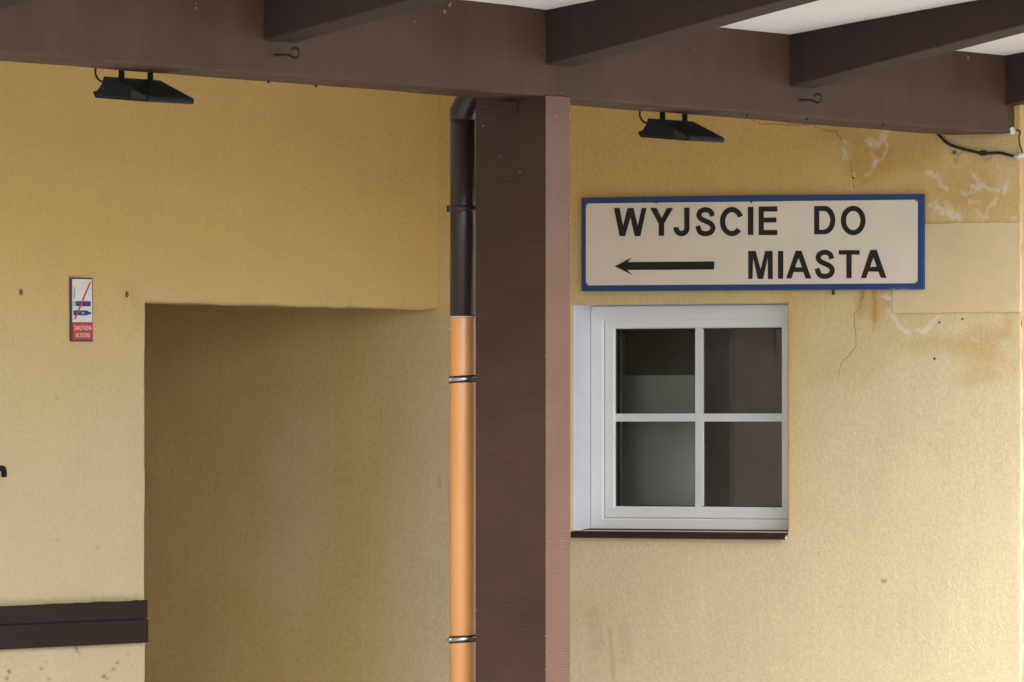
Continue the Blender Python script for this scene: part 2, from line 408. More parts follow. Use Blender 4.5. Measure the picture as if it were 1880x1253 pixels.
    fine = fbm(X, Z, 150, 61, 2); streak = fbm(X * 12, Z * 0.8, 3, 71, 3)
    c = c * (1 + (streak - .5) * 0.06 + (mid - .5) * 0.07)[:, None]
    return c
def rounded(d, r):
    d = np.clip(d, 0, r); return r - np.sqrt(np.maximum(r * r - (r - d) ** 2, 0))
def pos_window(X, Z):
    und = (fbm(X, Z, 1.3, 31) - .5) * 0.010 + (fbm(X, Z, 6, 32) - .5) * 0.0035
    dx = np.maximum(np.maximum(WX0 - X, X - WX1), np.maximum(WZ0 - Z, Z - WZ1))
    y = -und * sstep(0, .05, dx) + rounded(dx, 0.008)
    dc = XCOR - X
    y = y + rounded(dc, 0.010)
    X2 = X + np.where(dc < 0.002, (fbm(Z, Z * 0, 14, 77) - .5) * 0.014 - 0.002, 0)
    return np.stack([X2, y, Z], 1)
AX = axis([(-6, .25), (-1.75, .008), (WX0, .007), (WX1, .0055), (XCOR, .1)], (WX0, WX1, XCOR))
AZ = axis([(0, .08), (0.48, .008), (WZ0, .008), (1.6, .0055), (WZ1, .0055), (2.86, .06), (3.5, .1)], (WZ0, WZ1))
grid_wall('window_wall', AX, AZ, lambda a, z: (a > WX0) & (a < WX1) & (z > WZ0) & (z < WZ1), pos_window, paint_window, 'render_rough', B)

# ---- passage wall (plane x = 0)
def sp(px, py): p = sidep(px, py); return (p.y, p.z)
def paint_passage(Y, Z):
    big = fbm(Y, Z, 1.3, 205); mid = fbm(Y, Z, 4.5, 208); thr = fbm(Y, Z, 30, 209)
    c = np.tile(PALE * np.array((.92, .91, .875)), (len(Y), 1))
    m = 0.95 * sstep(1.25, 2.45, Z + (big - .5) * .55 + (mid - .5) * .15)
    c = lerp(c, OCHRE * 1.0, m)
    drip = fbm(Y * 7, Z * 0.6, 2.2, 215, 3)
    c = lerp(c, PALE * np.array((.9, .86, .86)), 0.18 * sstep(.5, .75, drip) * sstep(2.2, 1.4, Z))
    c = lerp(c, DIRT, 0.16 * sstep(.58, .8, fbm(Y, Z, 7, 222)) * sstep(2.25, 2.07, Z) * sstep(1.9, 2.1, Z))
    for px, py, r, a in ((232, 1098, 3.5, .5), (177, 1100, 3, .5), (78, 1102, 3, .4), (141, 1190, 3.5, .75), (142, 1196, 3, .6), (215, 1217, 3.2, .95), (190, 1242, 3.5, .95), (208, 1229, 4, .5), (242, 1222, 3, .6), (235, 1203, 3, .3),
                         (75, 1228, 4.5, .7), (17, 1233, 4, .75), (13, 1246, 3.5, .6), (90, 1247, 3.5, .4), (45, 1220, 3, .35), (103, 1213, 3, .4), (85, 1217, 3, .35), (196, 1247, 3, .5), (10, 1222, 3, .35), (147, 1200, 2.5, .3),
                         (105, 990, 3, .25), (250, 608, 2, .5), (104, 730, 4, .25), (180, 1006, 4, .2), (138, 1106, 2.5, .4)):
        y, z = sp(px, py)
        d = np.hypot((Y - y) / (r / 225), (Z - z) / (r / 440)) + (thr - .5) * 1.2
        c = lerp(c, DIRT * .6, a * (1 - sstep(0.35, 1.1, d)))
    # green-grey grime on the upper edge of the boards
    c = lerp(c, np.array((0.30, 0.27, 0.12)), .5 * sstep(0.95, 0.918, Z + (thr - .5) * .02) * sstep(.9, .915, Z))
    fine = fbm(Y, Z, 120, 261, 2)
    return c * (1 + (mid - .5) * 0.08 + (drip - .5) * .008)[:, None]
def pos_passage(Y, Z):
    und = (fbm(Y, Z, 1.1, 231) - .5) * 0.012 + (fbm(Y, Z, 6, 232) - .5) * 0.004
    d = np.maximum(OY - Y, Z - OZ)
    x = und * sstep(0, .06, d) * sstep(0, 0.05, -Y + 1e-6) - rounded(d, 0.014)
    edge = (np.abs(Z - OZ) < 0.013) & (Y > OY - .02)
    Z2 = Z + np.where(edge, (fbm(Y, Y * 0, 5, 240) - .5) * 0.012, 0)
    ve = (np.abs(Y - OY) < 0.013) & (Z < OZ + .02)
    Y2 = Y + np.where(ve, (fbm(Z, Z * 0, 6, 241) - .5) * 0.012, 0)
    return np.stack([x, Y2, Z2], 1)
PY = axis([(-12, .3), (-3.6, .011), (OY, .011), (0, .1)], (OY,))
PZ = axis([(0, .1), (0.5, .0085), (OZ, .0085), (3.05, .06), (3.5, .1)], (OZ,))
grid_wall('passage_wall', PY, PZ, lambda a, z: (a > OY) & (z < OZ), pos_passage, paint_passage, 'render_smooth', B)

# passage lining: jamb and soffit of the wall, far side wall, ceiling and end of the passage
bm = bmesh.new()
def quad(bm, *p): return bm.faces.new([bm.verts.new(q) for q in p])
e = 0.016
quad(bm, (-e, OY + .001, 0), (-6, OY + .001, 0), (-6, OY + .001, OZ + .2), (-e, OY + .001, OZ + .2))
quad(bm, (-e, OY, OZ + .003), (-.32, OY, OZ + .003), (-.32, -0.0005, OZ + .003), (-e, -0.0005, OZ + .003))
quad(bm, (-.32, OY, OZ + .003), (-.32, OY, OZ + .2), (-.32, -0.0005, OZ + .2), (-.32, -0.0005, OZ + .003))
quad(bm, (-.32, OY, OZ + .2), (-6, OY, OZ + .2), (-6, -0.0005, OZ + .2), (-.32, -0.0005, OZ + .2))
quad(bm, (-6, OY, 0), (-6, 0, 0), (-6, 0, OZ + .2), (-6, OY, OZ + .2))
from_bm('passage_lining', bm, 'lining', B)
# front wall round the corner
bm = bmesh.new(); quad(bm, (XCOR - .004, 0.009, 0), (XCOR - .004, 14, 0), (XCOR - .004, 14, 3.5), (XCOR - .004, 0.009, 3.5))
from_bm('front_wall', bm, 'front_render', B)
bm = bmesh.new(); quad(bm, (-9, -12, 3.5), (XCOR, -12, 3.5), (XCOR, 14, 3.5), (-9, 14, 3.5))
from_bm('upper_floor_slab', bm, 'lining', B)
# repair patch beside the exit sign
bm = bmesh.new()
a, b_ = wallp(1640, 575), wallp(1874, 409)
pl = []
for k in range(24): pl.append((a.x + (b_.x - a.x) * k / 24, a.z + random.uniform(-.002, .002)))
for k in range(14): pl.append((b_.x + random.uniform(-.0015, .0015), a.z + (b_.z - a.z) * k / 14))
for k in range(24): pl.append((b_.x + (a.x - b_.x) * k / 24, b_.z + random.uniform(-.002, .002)))
for k in range(14): pl.append((a.x + random.uniform(-.0015, .0015), b_.z + (a.z - b_.z) * k / 14))
bm.free(); bm = sheet([pl], lambda x, z: Vector((x, -0.0075, z)), Vector((0, 0.02, 0)))
o = from_bm('plaster_patch', bm, 'patch', B); o['label'] = 'smooth pale rectangular repair patch beside the exit sign'

# cracks: thin jagged ribbons lying on the render
def crack(pts, w, plane='wall'):
    bm = bmesh.new(); P = []
    for (ax, ay), (bx, by) in zip(pts[:-1], pts[1:]):
        n = max(2, int(math.hypot(bx - ax, by - ay) / 3))
        for k in range(n):
            t = k / n; P.append((ax + (bx - ax) * t + random.uniform(-1.3, 1.3), ay + (by - ay) * t + random.uniform(-1.3, 1.3)))
    P.append(pts[-1]); L = []
    for i, (x, y) in enumerate(P):
        q = wallp(x, y); ww = w * random.uniform(.3, 1) * (0.25 if i in (0, len(P) - 1) else 1) / 880
        X = np.array([q.x]); Zq = np.array([q.z]); yy = pos_window(X, Zq)[0][1] - 0.0012
        nx, ny = (P[min(i + 1, len(P) - 1)][0] - P[max(i - 1, 0)][0], P[min(i + 1, len(P) - 1)][1] - P[max(i - 1, 0)][1]); ln = math.hypot(nx, ny) or 1
        ox, oz = ny / ln * ww, nx / ln * ww
        L.append((bm.verts.new((q.x - ox, yy, q.z - oz)), bm.verts.new((q.x + ox, yy, q.z + oz))))
    for A_, B_ in zip(L[:-1], L[1:]): bm.faces.new((A_[0], A_[1], B_[1], B_[0]))
    return from_bm('crack', bm, 'crack', B)
crack([(1380, 219), (1397, 228), (1425, 228), (1460, 231), (1492, 229), (1506, 238), (1536, 242), (1546, 260), (1556, 276), (1562, 300), (1566, 330), (1569, 352)], 1.5)
crack([(1583, 545), (1578, 565), (1569, 577), (1570, 600), (1572, 636), (1556, 656), (1545, 670), (1540, 690)], 1.1)
crack([(1745, 150 + 135), (1757, 282)], 1.3)
crack([(1756, 278), (1760, 286), (1755, 297)], 1.3)

# small plugs and nails in the walls
def stud(name, p, nrm, r, mt, out=.003):
    bm = bmesh.new(); n = Vector(nrm); a_ = Vector((0, 0, 1)); b_ = n.cross(a_)
    ring0 = []; ring1 = []
    for k in range(9):
        t = 2 * math.pi * k / 9; rr = r * random.uniform(.75, 1.15)
        d = a_ * math.cos(t) * rr * 1.25 + b_ * math.sin(t) * rr
        ring0.append(bm.verts.new(p - n * .004 + d)); ring1.append(bm.verts.new(p + n * out + d * .7))
    for k in range(9): bm.faces.new((ring0[k], ring0[(k + 1) % 9], ring1[(k + 1) % 9], ring1[k]))
    bm.faces.new(ring1)
    return from_bm(name, bm, mt, B)
for px, py in ((38, 537), (232, 541)): stud('wall_plug', sidep(px, py) + Vector((.005, 0, 0)), (1, 0, 0), .0095, 'plug', .002)
for px, py, r in ((1716, 659, .0052), (1725, 592, .0035), (1768, 586, .0035), (1567, 327, .004)): stud('nail', wallp(px, py) + Vector((0, -.004, 0)), (0, -1, 0), r, 'hole')
for px, py, r in ((1753, 280, .006),): stud('screw_stub', wallp(px, py) + Vector((0, -.004, 0)), (0, -1, 0), r, 'plug', .01)

# brown protective boards on the passage wall
YE = -2.256
for z0, z1, t in ((0.846, 0.916, .024), (0.752, 0.8425, .028)):
    bm = bmesh.new(); n = 60; ys = [YE - 9.7 * (k / n) ** 1.9 for k in range(n + 1)]
    rows = []
    for i, y in enumerate(ys):
        j = random.uniform(-.0022, .0022) if z1 > .9 else random.uniform(-.0006, .0006)
        rows.append([bm.verts.new(q) for q in ((0.001, y, z0), (t - .002, y, z0), (t, y, z0 + .002), (t, y, z1 + j - .003), (t - .003, y, z1 + j), (0.001, y, z1 + j))])
    for A_, B_ in zip(rows[:-1], rows[1:]):
        for k in range(6): bm.faces.new((A_[k], A_[(k + 1) % 6], B_[(k + 1) % 6], B_[k]))
    bm.faces.new(rows[0]); bm.faces.new(rows[-1][::-1])
    from_bm('board', bm, 'board', B)
boxobj('board_batten', (0.001, .016, -11.9, YE - .006, .8432, .8455), 'gasket', B)

# ---- window
FY = 0.150     # face of the outer frame
WIN = link('window', None, B)
def part(name, dims, mt, bev=0.0): return boxobj(name, dims, mt, WIN, bev)
bm = bmesh.new()
y0, y1 = 0.0085, FY + .08
quad(bm, (WX0, y0, WZ0), (WX0, y1, WZ0), (WX0, y1, WZ1), (WX0, y0, WZ1))
quad(bm, (WX1, y0, WZ0), (WX1, y1, WZ0), (WX1, y1, WZ1), (WX1, y0, WZ1))
quad(bm, (WX0, y0, WZ1), (WX1, y0, WZ1), (WX1, y1, WZ1), (WX0, y1, WZ1))
quad(bm, (WX0, y0, WZ0), (WX1, y0, WZ0), (WX1, y1, WZ0), (WX0, y1, WZ0))
from_bm('window_reveal', bm, 'reveal', WIN)
def ring(name, x0, x1, z0, z1, w, ya, yb, mt, seam=True, ch=.004):
    """mitred frame: four lengths with chamfered inner and outer arrises"""
    bm = bmesh.new()
    prof = [(0, yb), (0, ya + ch), (ch, ya), (w - ch * 1.6, ya), (w, ya + ch * 1.8), (w, yb)]
    rows = []
    for d, y in prof:
        rows.append([bm.verts.new(q) for q in ((x0 + d, y, z0 + d), (x1 - d, y, z0 + d), (x1 - d, y, z1 - d), (x0 + d, y, z1 - d))])
    for A_, B_ in zip(rows[:-1], rows[1:]):
        for k in range(4): bm.faces.new((A_[k], A_[(k + 1) % 4], B_[(k + 1) % 4], B_[k]))
    o = from_bm(name, bm, mt, WIN)
    if seam:    # hairline mitre joints
        for (cx, cz, sx, sz) in ((x0, z0, 1, 1), (x0, z1, 1, -1), (x1, z1, -1, -1), (x1, z0, -1, 1)):
            b2 = bmesh.new(); h = .0005
            p0 = Vector((cx + sx * .004, ya - .0008, cz + sz * .004)); p1 = Vector((cx + sx * (w - .006), ya - .0008, cz + sz * (w - .006)))
            nn = Vector((-sz, 0, sx)).normalized() * h
            b2.faces.new([b2.verts.new(q) for q in (p0 - nn, p0 + nn, p1 + nn, p1 - nn)])
            from_bm('mitre_joint', b2, 'panel_green', WIN)
    return o
FX0, FX1, FZ0, FZ1 = WX0 + .002, WX1 - .002, 1.153, WZ1 - .002
ring('frame', FX0, FX1, FZ0, FZ1, .060, FY, FY + .07, 'pvc')
SX0, SX1, SZ0, SZ1 = FX0 + .0615, FX1 - .0615, FZ0 + .0615, FZ1 - .0465
ring('sash_gap', FX0 + .055, FX1 - .055, FZ0 + .055, FZ1 - .04, .02, FY + .011, FY + .06, 'seam', seam=False, ch=.001)
ring('sash', SX0, SX1, SZ0, SZ1, .048, FY + .007, FY + .07, 'pvc')
GX0, GX1, GZ0, GZ1 = SX0 + .044, SX1 - .044, SZ0 + .044, SZ1 - .044
ring('gasket', SX0 + .042, SX1 - .042, SZ0 + .042, SZ1 - .042, .010, FY + .020, FY + .05, 'gasket', seam=False, ch=.001)
mx, mz = wallp(1283.5, 767, FY + .02).x, wallp(1283.5, 767, FY + .02).z
for xa, xb in ((GX0, mx), (mx, GX1)):
    for za, zb in ((GZ0, mz), (mz, GZ1)):
        bm = bmesh.new(); quad(bm, (xa, FY + .030, za), (xb, FY + .030, za), (xb, FY + .030, zb), (xa, FY + .030, zb)); from_bm('pane', bm, 'glass', WIN)
part('glazing_bar', (mx - .0185, mx + .0185, FY + .019, FY + .0295, GZ0 - .003, GZ1 + .003), 'bar', .002)
part('glazing_bar', (GX0 - .004, mx - .019, FY + .0195, FY + .0293, mz - .0165, mz + .0165), 'bar', .002)
part('glazing_bar', (mx + .019, GX1 + .004, FY + .0195, FY + .0293, mz - .0165, mz + .0165), 'bar', .002)
# sill of folded brown sheet
bm = bmesh.new()
xs0, xs1 = wallp(1048, 980, -.03).x, WX1 + .006
pr = [(FY + .01, 1.171), (-.028, 1.160), (-.032, 1.158), (-.032, 1.136), (-.024, 1.134), (-.024, 1.152), (FY + .01, 1.162)]
for side in (0,):
    A_ = [bm.verts.new((xs0 if p[0] < 0 else WX0 + .003, p[0], p[1])) for p in pr]; B_ = [bm.verts.new((xs1 if p[0] < 0 else WX1 - .003, p[0], p[1])) for p in pr]
    for k in range(len(pr)): bm.faces.new((A_[k], A_[(k + 1) % len(pr)], B_[(k + 1) % len(pr)], B_[k]))
    bm.faces.new(A_); bm.faces.new(B_[::-1])
o = from_bm('sill', bm, 'sill', WIN); o['label'] = 'dark brown folded metal sill'
boxobj('sill_end_clip', (xs1 + .0005, xs1 + .004, -.031, -.022, 1.135, 1.146), 'conduit', WIN)

# ---- dim room behind the window
bm = bmesh.new()
box(bm, 0.1, 2.6, .232, 1.1, .3, 2.9)
o = from_bm('room', bm, 'room', B)
bm = bmesh.new(); bm.from_mesh(o.data)
bmesh.ops.delete(bm, geom=[f for f in bm.faces if abs(f.calc_center_median().y - .232) < 1e-3], context='FACES'); bm.to_mesh(o.data); bm.free()
bm = bmesh.new()                      # inner side of the wall round the window
for x0, x1, z0, z1 in ((0.1, WX0, .3, 2.9), (WX1, 2.6, .3, 2.9), (WX0, WX1, .3, WZ0), (WX0, WX1, WZ1, 2.9)):
    quad(bm, (x0, .2305, z0), (x1, .2305, z0), (x1, .2305, z1), (x0, .2305, z1))
from_bm('room_front', bm, 'room', B)

# ================================================================== FURNITURE SEEN THROUGH THE PANE
C0 = wallp(1136, 690, .42); C1 = wallp(1283, 690, .42)
scr = empty('folding_screen', (C0.x, .42, .3), 'grey green screen standing behind the left half of the window', 'screen')
boxobj('panel', (C0.x - .2, C1.x, .42, .445, .3, C0.z), 'panel_green', scr)
boxobj('post', (C0.x - .2, C0.x + .016, .42, .445, C0.z + .001, 2.5), 'panel_green', scr)

# ================================================================== CANOPY
CN = empty('platform_canopy', (XB, YC0, 0), 'brown platform canopy with beam, post, tapered rafters and white ceiling', 'canopy')
def wavy_beam():
    bm = bmesh.new(); ys = list(np.linspace(-13, -7.4, 8)) + list(np.linspace(-7.2, -.002, 90)); rows = []
    for y in ys:
        w = (float(vnoise(y * 2.2, 0, 5)) - .5) * .004; w2 = (float(vnoise(y * 3, 4, 6)) - .5) * .004
        rows.append([bm.verts.new(q) for q in ((XB + w2 * .5, y, ZC + .12), (XB + w2 * .4, y, ZB + .006 + w), (XB - .006, y, ZB + w), (XBB + .006, y, ZB + w2), (XBB, y, ZB + .006 + w2), (XBB, y, ZC + .12))])
    for A_, B_ in zip(rows[:-1], rows[1:]):
        for k in range(6): bm.faces.new((A_[k], A_[(k + 1) % 6], B_[(k + 1) % 6], B_[k]))
    bm.faces.new(rows[0]); bm.faces.new(rows[-1][::-1])
    return from_bm('beam', bm, 'brown', CN)
wavy_beam()
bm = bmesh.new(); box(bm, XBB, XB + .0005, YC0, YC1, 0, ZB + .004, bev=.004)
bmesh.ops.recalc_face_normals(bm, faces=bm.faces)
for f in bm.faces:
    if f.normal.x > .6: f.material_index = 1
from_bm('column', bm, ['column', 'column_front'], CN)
# small welded lug at the top of the column
p = on(935, 205, 1, YC0)
boxobj('lug', (p.x - .02, p.x + .035, YC0 - .012, YC0 - .0005, p.z - .02, p.z + .035), 'column', CN)
# rafters
CL = 1.28
def rafter(y0, w=.19):
    bm = bmesh.new(); n = 14; rows = []
    for k in range(n + 1):
        s = CL * k / n; zb = 2.868 + .211 * s; zt = ZC + .137 * s + .05
        j = (float(vnoise(s * 4, y0 * 3, 9)) - .5) * .004
        if k == 0: s = -.002
        rows.append([bm.verts.new(q) for q in ((XB + s, y0, zt), (XB + s, y0, zb + .004 + j), (XB + s, y0 + .004, zb + j), (XB + s, y0 + w - .004, zb + j), (XB + s, y0 + w, zb + .004 + j), (XB + s, y0 + w, zt))])
    for A_, B_ in zip(rows[:-1], rows[1:]):
        for k in range(6): bm.faces.new((A_[k], A_[(k + 1) % 6], B_[(k + 1) % 6], B_[k]))
    bm.faces.new(rows[0]); bm.faces.new(rows[-1][::-1])
    return from_bm('rafter', bm, 'rafter', CN)
RY = [-11.2, -9.34, -7.46, -5.613, -3.748, -1.91, -.083, 1.75, 3.6, 5.45]
for y in RY: rafter(y)
def ceil(y0, y1, front=True):
    bm = bmesh.new(); n = 16; m_ = 12
    V_ = {}
    for i in range(n + 1):
        for j in range(m_ + 1):
            s = CL * i / n; y = y0 + (y1 - y0) * j / m_
            z = ZC + .137 * s + (float(vnoise(s * 2.5, y * 2.5, 14)) - .5) * .010 + (float(vnoise(s * 9, y * 9, 15)) - .5) * .003
            V_[i, j] = bm.verts.new((XB + .0008 + s, y, z))
    for i in range(n):
        for j in range(m_): f = bm.faces.new((V_[i, j], V_[i + 1, j], V_[i + 1, j + 1], V_[i, j + 1]))
    return from_bm('ceiling_panel', bm, 'ceiling', CN, smooth=True)
for a_, b_ in zip(RY[:-1], RY[1:]): ceil(a_ + .1, b_ + .09)
boxobj('rear_ceiling', (0.002, XBB - .001, -13, -.003, ZC + .03, ZC + .06), 'ceiling', CN)
bm = bmesh.new()
for q in (((0, ZC + .125), (XB, ZC + .125)), ((XB, ZC + .125), (XB + CL + .1, ZC + .125 + .137 * (CL + .1)))):
    (xa, za), (xb, zb) = q
    quad(bm, (xa, -13, za), (xb, -13, zb), (xb, -.002 if xb <= XB else 7, zb), (xa, -.002 if xb <= XB else 7, za))
from_bm('roof_sheet', bm, 'sill', CN)
boxobj('fascia', (XB + CL + .001, XB + CL + .04, -13, 7, 3.15, ZC + .137 * CL + .14), 'rafter', CN)
# hooks screwed into the beam
for px, py in ((505, 101), (1468, 184)):
    p = sidep(px, py, XB); bm = bmesh.new()
    pts = [p + Vector(q) for q in ((-.01, 0, 0), (.0, 0, 0), (.03, 0, -.001), (.052, 0, -.002), (.064, 0, -.008))]
    c_ = p + Vector((.078, 0, .004)); 
    pts += [c_ + Vector((math.cos(math.radians(t)) * .0165, 0, math.sin(math.radians(t)) * .0165)) for t in range(225, 225 + 290, 22)]
    tube(bm, catmull(pts, 4), .0045, 8); from_bm('hook', bm, 'iron', CN, smooth=True)
# bare spots where the paint has flaked
bm = bmesh.new()
def chip(p, n, r, stretch=(1, 1)):
    n = Vector(n); a_ = Vector((0, 0, 1)) if abs(n.z) < .9 else Vector((0, 1, 0)); b2 = n.cross(a_)
    vs = []
    for k in range(8):
        t = 2 * math.pi * k / 8; rr = r * .8 * random.uniform(.25, 1.3)
        vs.append(bm.verts.new(Vector(p) + n * .0035 + a_ * math.cos(t) * rr * stretch[1] + b2 * math.sin(t) * rr * stretch[0]))
    bm.faces.new(vs)
for px, py, r in ((359, 15, .005), (358, 8, .003), (760, 40, .006), (815, 22, .007), (818, 23, .003), (824, 10, .010), (826, 6, .006), (806, 22, .003), (1292, 52, .006), (1303, 50, .004), (1316, 53, .003), (1274, 92, .003), (1276, 86, .003),
                  (1030, 172, .004), (1000, 90, .003), (996, 92, .003), (1635, 130, .003), (1738, 22, .003), (1776, 105, .008)):
    if py > 5: chip(sidep(px, py, XB), (1, 0, 0), r, (1.2, 1))
for px, py, r in ((1018, 213, .004), (1020, 233, .004), (1022, 212, .003), (1041, 200, .006), (1043, 191, .006), (1044, 210, .006), (1044, 215, .005), (1044, 400, .006), (1044, 410, .005), (1044, 425, .004), (1044, 235, .003), (1028, 993, .0035), (1034, 993, .004), (1034, 1000, .0035), (1028, 1003, .003), (1033, 1006, .003), (1030, 998, .003)):
    chip(sidep(px, py, XB), (1, 0, 0), r, (.8, 1.3))
for px, py, r in ((892, 197, .004), (888, 232, .004), (919, 288, .004), (932, 337, .003), (955, 317, .005), (876, 640, .003), (1003, 985, .004), (1003, 655, .004), (1003, 1168, .005), (1003, 1198, .004), (905, 185, .004), (1002, 1230, .004), (876, 756, .003), (877, 1120, .003), (876, 1060, .003)):
    chip(on(px, py, 1, YC0), (0, -1, 0), r * .7, (1.2, 1))
for px, py in ((205, 110), (400, 126), (498, 147), (758, 163), (766, 165), (776, 164), (795, 169), (1190, 196), (1262, 205), (1170, 199), (1420, 219), (1768, 241)):
    q = on(px, py, 2, ZB); chip(q + Vector((0, 0, -.004)), (0, 0, -1), .009, (3.2, 1.0))
o = from_bm('flaked_paint', bm, 'chip', CN); o['kind'] = 'stuff'
bm = bmesh.new()
for px, py, r in ((1776, 78, .006), (1842, 88, .004), (1866, 74, .005), (1800, 85, .003), (1340, 46, .005), (1322, 50, .004), (1826, 82, .003), (1868, 70, .003), (1355, 44, .004)):
    s_ = 0.25
    for _ in range(5):      # height of the sloping ceiling at that place
        q = on(px, py, 2, ZC + .137 * s_); s_ = max(0.02, q.x - XB)
    chip(q + Vector((0, 0, -.006)), (0, 0, -1), r, (.8, 3.0))
o = from_bm('peeling_paint', bm, 'crack', CN); o['kind'] = 'stuff'
# nail tips under the beam
for px, py in ((493, 148), (580, 156), (1482, 217), (1622, 228), (1372, 210)):
    q = on(px, py, 2, ZB); boxobj('nail_tip', (q.x - .003, q.x + .003, q.y - .004, q.y + .004, ZB - .009, ZB + .004), 'iron', CN)
# foam filler where the beam meets the wall
bm = bmesh.new(); bmesh.ops.create_icosphere(bm, subdivisions=3, radius=1)
q = Vector((XB - .008, -.016, ZB + .012))
for v in bm.verts:
    k = 1 + (float(vnoise(v.co.x * 3 + 5, v.co.y * 3 + v.co.z * 2, 3)) - .5) * .8
    v.co = q + Vector((v.co.x * .02 * k, v.co.y * .022 * k, v.co.z * .013 * k))
from_bm('filler_lump', bm, 'filler', CN, smooth=True)

# ================================================================== DOWNPIPE
px_, py_ = 2.268, -3.644
z_top, z_join, z_low = sidep(849, 205, 2.27).z, sidep(849, 583, 2.27).z, 0.0
DP = empty('downpipe', (px_, py_, 0), 'rain downpipe beside the brown post, brown above and orange below', 'downpipe')
bm = bmesh.new(); lathe(bm, px_, py_, [(.0455, z_join - .05), (.0455, z_top)]); o = from_bm('upper_pipe', bm, 'brownpipe', DP, True)
bm = bmesh.new()
tube(bm, [(px_, py_, z_top - .03), (px_, py_, z_top), (px_ + .012, py_ + .002, z_top + .022), (px_ + .045, py_ + .004, z_top + .07), (px_ + .085, py_ + .004, z_top + .13), (px_ + .14, py_ + .004, z_top + .2)], [.0465, .048, .0475, .046, .046, .046], 32)
from_bm('elbow', bm, 'brownpipe', DP, True)
bm = bmesh.new(); lathe(bm, px_, py_, [(.0474, z_low + .01), (.0474, z_join - .003), (.0468, z_join)]); from_bm('lower_pipe', bm, 'orange', DP, True)
bm = bmesh.new(); lathe(bm, px_, py_, [(.0475, z_join + .0005), (.0470, z_join + .0035), (.0458, z_join + .004)]); from_bm('cut_edge', bm, 'conduit', DP, True)
for z, kind in ((sidep(849, 383, 2.27).z, 'brown'), (sidep(849, 697, 2.27).z, 'steel'), (sidep(849, 1174, 2.27).z, 'steel')):
    r0 = .0458 if kind == 'brown' else .0476; h = .0125 if kind == 'brown' else .0115
    bm = bmesh.new(); seg = 40
    def band(bm, r, z0, z1, tilt=0.02):
        rings = []
        for rr, zz in ((r - .004, z0), (r, z0), (r, z1), (r - .004, z1)):
            rings.append([bm.verts.new((px_ + rr * math.cos(2 * math.pi * k / seg), py_ + rr * math.sin(2 * math.pi * k / seg), zz + tilt * rr * math.cos(2 * math.pi * k / seg))) for k in range(seg)])
        for A_, B_ in zip(rings[:-1], rings[1:]):
            for k in range(seg): bm.faces.new((A_[k], A_[(k + 1) % seg], B_[(k + 1) % seg], B_[k]))
    if kind == 'brown':
        band(bm, r0 + .0035, z - .010, z + .010, 0); cl = from_bm('clamp', bm, 'brownpipe', DP, True)
        boxobj('clamp_lug', (px_ - .060, px_ - .043, py_ - .014, py_ + .006, z - .012, z + .012), 'brownpipe', cl, .003)
    else:
        band(bm, r0 + .002, z - .0125, z + .0125, .06); cl = from_bm('clamp', bm, 'rubber', DP, True)
        b2 = bmesh.new(); band(b2, r0 + .0035, z - .0062, z + .0062, .06); from_bm('steel_band', b2, 'steel', cl, True)
        # bolted ears on the outer side
        d = Vector((-.55, -.83, 0)).normalized(); c_ = Vector((px_, py_, z - .002)) + d * (r0 + .006); s_ = Vector((d.y, -d.x, 0))
        b2 = bmesh.new(); tube(b2, [c_ - s_ * .013, c_ + s_ * .013], .0065, 10); tube(b2, [c_ - s_ * .018, c_ - s_ * .013], .005, 6); from_bm('clamp_bolt', b2, 'steel', cl)
    boxobj('clamp_arm', (px_ + r0 - .002, XBB + .001, py_ - .006, py_ + .006, z - .006, z + .006), 'iron', cl)
# screw in the joint
q = Vector((px_, py_, 0)) + Vector((-.72, -.69, 0)).normalized() * .0475; q.z = sidep(831, 604, 2.25).z
bm = bmesh.new(); d = Vector((-.72, -.69, 0)).normalized(); tube(bm, [q - d * .004, q + d * .003], .0045, 8); from_bm('screw', bm, 'steel', DP)

